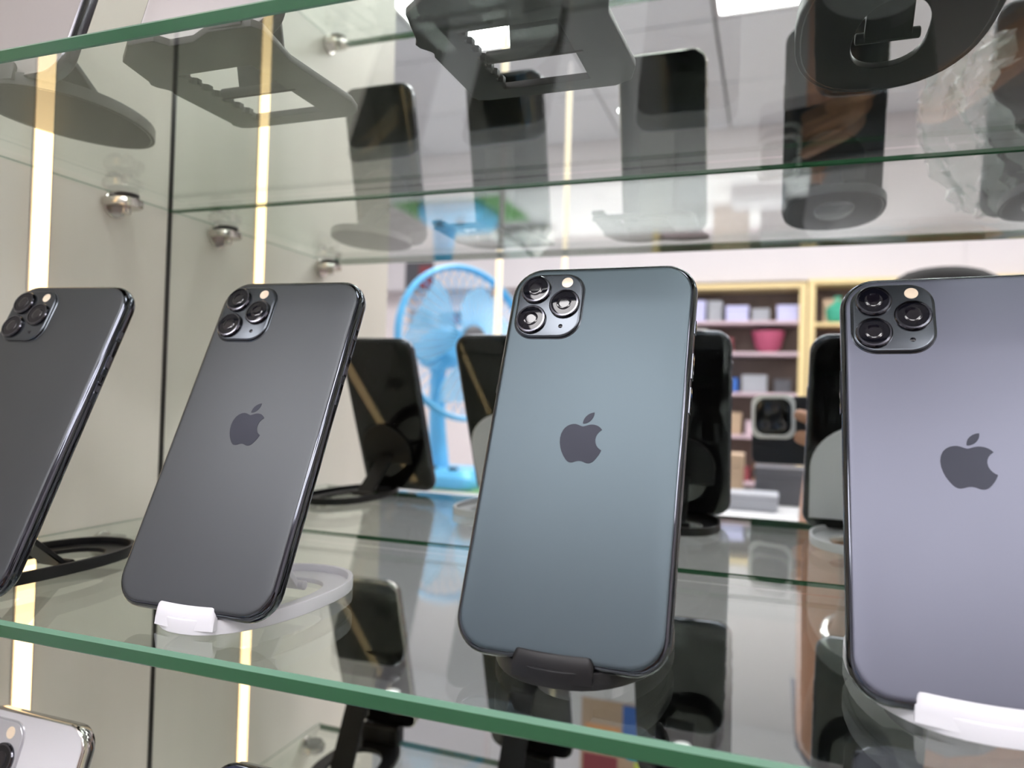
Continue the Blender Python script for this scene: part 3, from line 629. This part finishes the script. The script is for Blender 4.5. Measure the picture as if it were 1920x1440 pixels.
for k in range(44):
    a = 2*math.pi*k/44; dr = uu*math.cos(a) + vv*math.sin(a)
    wr_.tube([tuple(hub + dr*r_ + fd*d) for r_, d in ((38, 52), (110, 50), (175, 34), (206, 6))], 1.3, 4)
    wr_.tube([tuple(hub + dr*r_ - fd*d) for r_, d in ((60, 44), (120, 46), (180, 30), (206, 0))], 1.3, 4)
tag(wr_.build('cage_wires', M['blue_pl'], fan), kind='stuff')
MB().tube([tuple(hub + fd*q) for q in (44, 50, 58)], [40, 40, 30], 20).build('cage_cap', M['dark'], fan)
for k in range(3):
    a0 = 2*math.pi*k/3; rg = []
    for j in range(9):
        q = j/8; a = a0 + 0.15 + q*0.35; w_ = 0.55 + 0.25*math.sin(q*math.pi); r_ = 30 + 160*q
        ring = []
        for s_ in (-1, 1):
            for th in (-1, 1):
                aa = a + s_*w_; ring.append(tuple(hub + (uu*math.cos(aa) + vv*math.sin(aa))*r_ + fd*(s_*14 + th*1.0*(1 if s_ < 0 else -1))))
        rg.append(ring)
    MB().loft(rg).build('blade', M['blue_tr'], fan)
# crumpled sheet, cable on the counter
mb = MB(); vs = []; fs = []
for j in range(13):
    for i_ in range(13): vs.append((i_*16-96 + random.uniform(-4, 4), j*9-54, 60 + 90*math.sin(i_*0.26)*math.sin(j*0.26) + random.uniform(-12, 12)))
for j in range(12):
    for i_ in range(12): a = j*13+i_; fs.append((a, a+1, a+14, a+13))
mb.add(vs, fs); o = mb.build('wrapping_paper', M['paper'], angle=15); put(o, -290, -1690, CT-40); tag(o, 'crumpled white wrapping paper behind the blue fan', 'paper')
o = MB().tube([(0, 0, 0), (60, -10, 8), (150, 0, 60), (240, 10, 150), (300, 0, 250)], 4, 8).build('cable', M['dark']); put(o, -420, -1600, CT+4); tag(o, 'dark cable curving up behind the fan', 'cable')
# things on the counter at mirror centre
def box_item(name, x, y, z, w_, d_, h_, m, label, cat, group=None, lid=None):
    t = thing(name, x, y, z, label, cat, group)
    MB().box(-w_/2, w_/2, -d_/2, d_/2, 0, h_*0.8, b=min(3, h_/8)).build('tray', M[m], t, smooth=False)
    MB().box(-w_/2-1.5, w_/2+1.5, -d_/2-1.5, d_/2+1.5, h_*0.72, h_, b=min(2, h_/8)).build('lid', M[lid or m], t, smooth=False)
    return t
box_item('carton', 400, -1420, CT, 120, 90, 40, 'greyc', 'flat grey carton on the counter near the camera', 'box')
box_item('carton', 480, -1560, CT, 150, 100, 95, 'dark', 'dark carton on the counter behind the flat grey one', 'box')
box_item('carton', 330, -1600, CT, 90, 80, 120, 'tan', 'upright tan carton at the back of the counter', 'box')
box_item('carton', 560, -1400, CT, 80, 80, 55, 'paper', 'small white carton at the right on the counter', 'box')
# shelving along the back wall
YS = -3500
def shelf_unit(x0, x1, zt, zb_, levels, label, frame, board, back):
    t = thing('shelf_unit', x0, YS, zb_, label, 'shelving')
    W_ = x1-x0; H_ = zt-zb_
    for xx in (0, W_-34): MB().box(xx, xx+34, -30, 0, 0, H_, b=1.5).build('post', M[frame], t, smooth=False)
    MB().box(0, W_, -180, 2, H_, H_+26, b=1.5).build('top_rail', M[frame], t, smooth=False)
    MB().box(0, W_, -190, -180, 0, H_).build('back_board', M[back], t, smooth=False)
    for zz in levels: MB().box(34, W_-34, -178, -2, zz-zb_-18, zz-zb_, b=1.2).build('shelf_board', M[board], t, smooth=False)
    return t
shelf_unit(-180, 600, 596, ZF, (430, 268, 60, -160, -400, -640), 'open shelving with pale boards and boxes under the fascia', 'yellow_wood', 'mauve', 'brown_wood')
shelf_unit(606, 1500, 610, ZF, (418, 230, 30, -180, -420, -660), 'yellow framed wooden shelving on the right of the back wall', 'yellow_wood', 'yellow_wood', 'brown_wood')
shelf_unit(1506, 2400, 610, ZF, (418, 230, 30, -180, -420), 'yellow framed wooden shelving in the far right corner', 'yellow_wood', 'yellow_wood', 'brown_wood')
def bowl(x, z, r_, h_, m, label):
    o = MB().lathe([(r_*0.45, 0), (r_*0.75, h_*0.25), (r_, h_), (r_*0.94, h_), (r_*0.68, h_*0.3), (r_*0.3, h_*0.1)], 28).build('bowl', M[m]); put(o, x, YS-90, z); return tag(o, label, 'bowl')
bowl(420, 268, 84, 112, 'red', 'raspberry red bowl on the back shelving')
cols = ['lilac', 'greyc', 'lilac', 'dark', 'tan', 'paper', 'mauve', 'maroon', 'teal', 'orange', 'blue']
wd = {'lilac': 'lilac', 'greyc': 'grey', 'dark': 'dark grey', 'tan': 'tan', 'paper': 'white', 'mauve': 'mauve', 'maroon': 'maroon', 'teal': 'teal', 'orange': 'orange', 'blue': 'blue', 'red': 'raspberry red', 'greenp': 'green'}
lvn = {430: 'top', 268: 'second', 60: 'third', -160: 'fourth', -400: 'fifth', 418: 'top', 230: 'second', 30: 'third', -180: 'fourth', -420: 'fifth'}
ordn = ['first', 'second', 'third', 'fourth', 'fifth', 'sixth', 'seventh']
for unit, x0, lvls in (('middle shelving', -120, (430, 268, 60, -160, -400)), ('yellow shelving', 680, (418, 230, 30, -180, -420))):
    for li, zz in enumerate(lvls):
        x = x0; q = 0
        while x < x0 + 620 and q < 6:
            w_ = random.uniform(70, 130); h_ = random.uniform(60, 125)
            if not (unit == 'middle shelving' and li == 1 and 290 < x + w_/2 < 560):
                c = cols[(li*3 + q*2 + (0 if x0 < 0 else 4)) % len(cols)]
                if li == 0 and x0 < 0 and x > 60: c = 'lilac' if q % 2 else 'greyc'
                box_item('carton', x + w_/2, YS-95, zz, w_, 110, h_, c, '%s carton, %s from the left on the %s board of the %s' % (wd[c], ordn[q], lvn[zz], unit), 'box', 'cartons on the back shelving')
            x += w_ + random.uniform(12, 40); q += 1
o = MB().lathe([(38, 0), (55, 20), (60, 70), (30, 100), (18, 128), (20, 135)], 24).build('vase', M['greenp']); put(o, 745, YS-60, 418); tag(o, 'green rounded vase on the top board beside the yellow post', 'vase')
# posters on the left part of the back wall
for x, z, w_, h_, c1, c2, lb in ((-1600, 640, 190, 170, 'dark', 'maroon', 'dark poster with a maroon square on the fascia at the left'), (-1650, 420, 170, 120, 'greyc', 'dark', 'grey picture hanging left of the fan on the back wall'),
                             (-1450, 440, 150, 80, 'dark', 'maroon', 'wide dark picture left of the fan on the back wall'), (-1640, 220, 120, 110, 'dark', 'lilac', 'small dark picture low on the back wall behind the fan')):
    yy = -3555 if z > 600 else YB+2
    t = thing('poster', x, yy, z, lb, 'poster')
    MB().box(-w_/2, w_/2, 0, 4, 0, h_).build('print_sheet', M[c1], t, smooth=False); MB().box(0, w_/2-10, 4, 5, 10, h_-24).build('printed_block', M[c2], t, smooth=False)
# added glowing posts, standing in for stray light strips in the mirror
for x, y, z0_, z1_, lb in ((-15, -760, 90, 640, 'slim added post, its glowing tube standing in for a mirrored light strip, nearest the cabinet, before the fan'), (-14, -1180, 280, 720, 'slim added post, its glowing tube standing in for a mirrored light strip, farther from the cabinet, right of the fan')):
    t = thing('strip_stand_in', x, y, ZF, lb, 'light strip stand-in', 'added glowing posts standing in for mirrored light strips')
    MB().box(-4, 4, -5, 2, 0, z1_-ZF+60, b=1).build('post', M['fascia'], t, smooth=False)
    MB().cyl((0, -1, 0), 60, 6, 28, bev=1).build('foot_plate', M['alu'], t)
    MB().box(-5.5, 5.5, 2, 8, z0_-ZF, z1_-ZF, b=1.5).build('stand_in_tube', M['led2'], t, smooth=False)
bpy.context.view_layer.update()
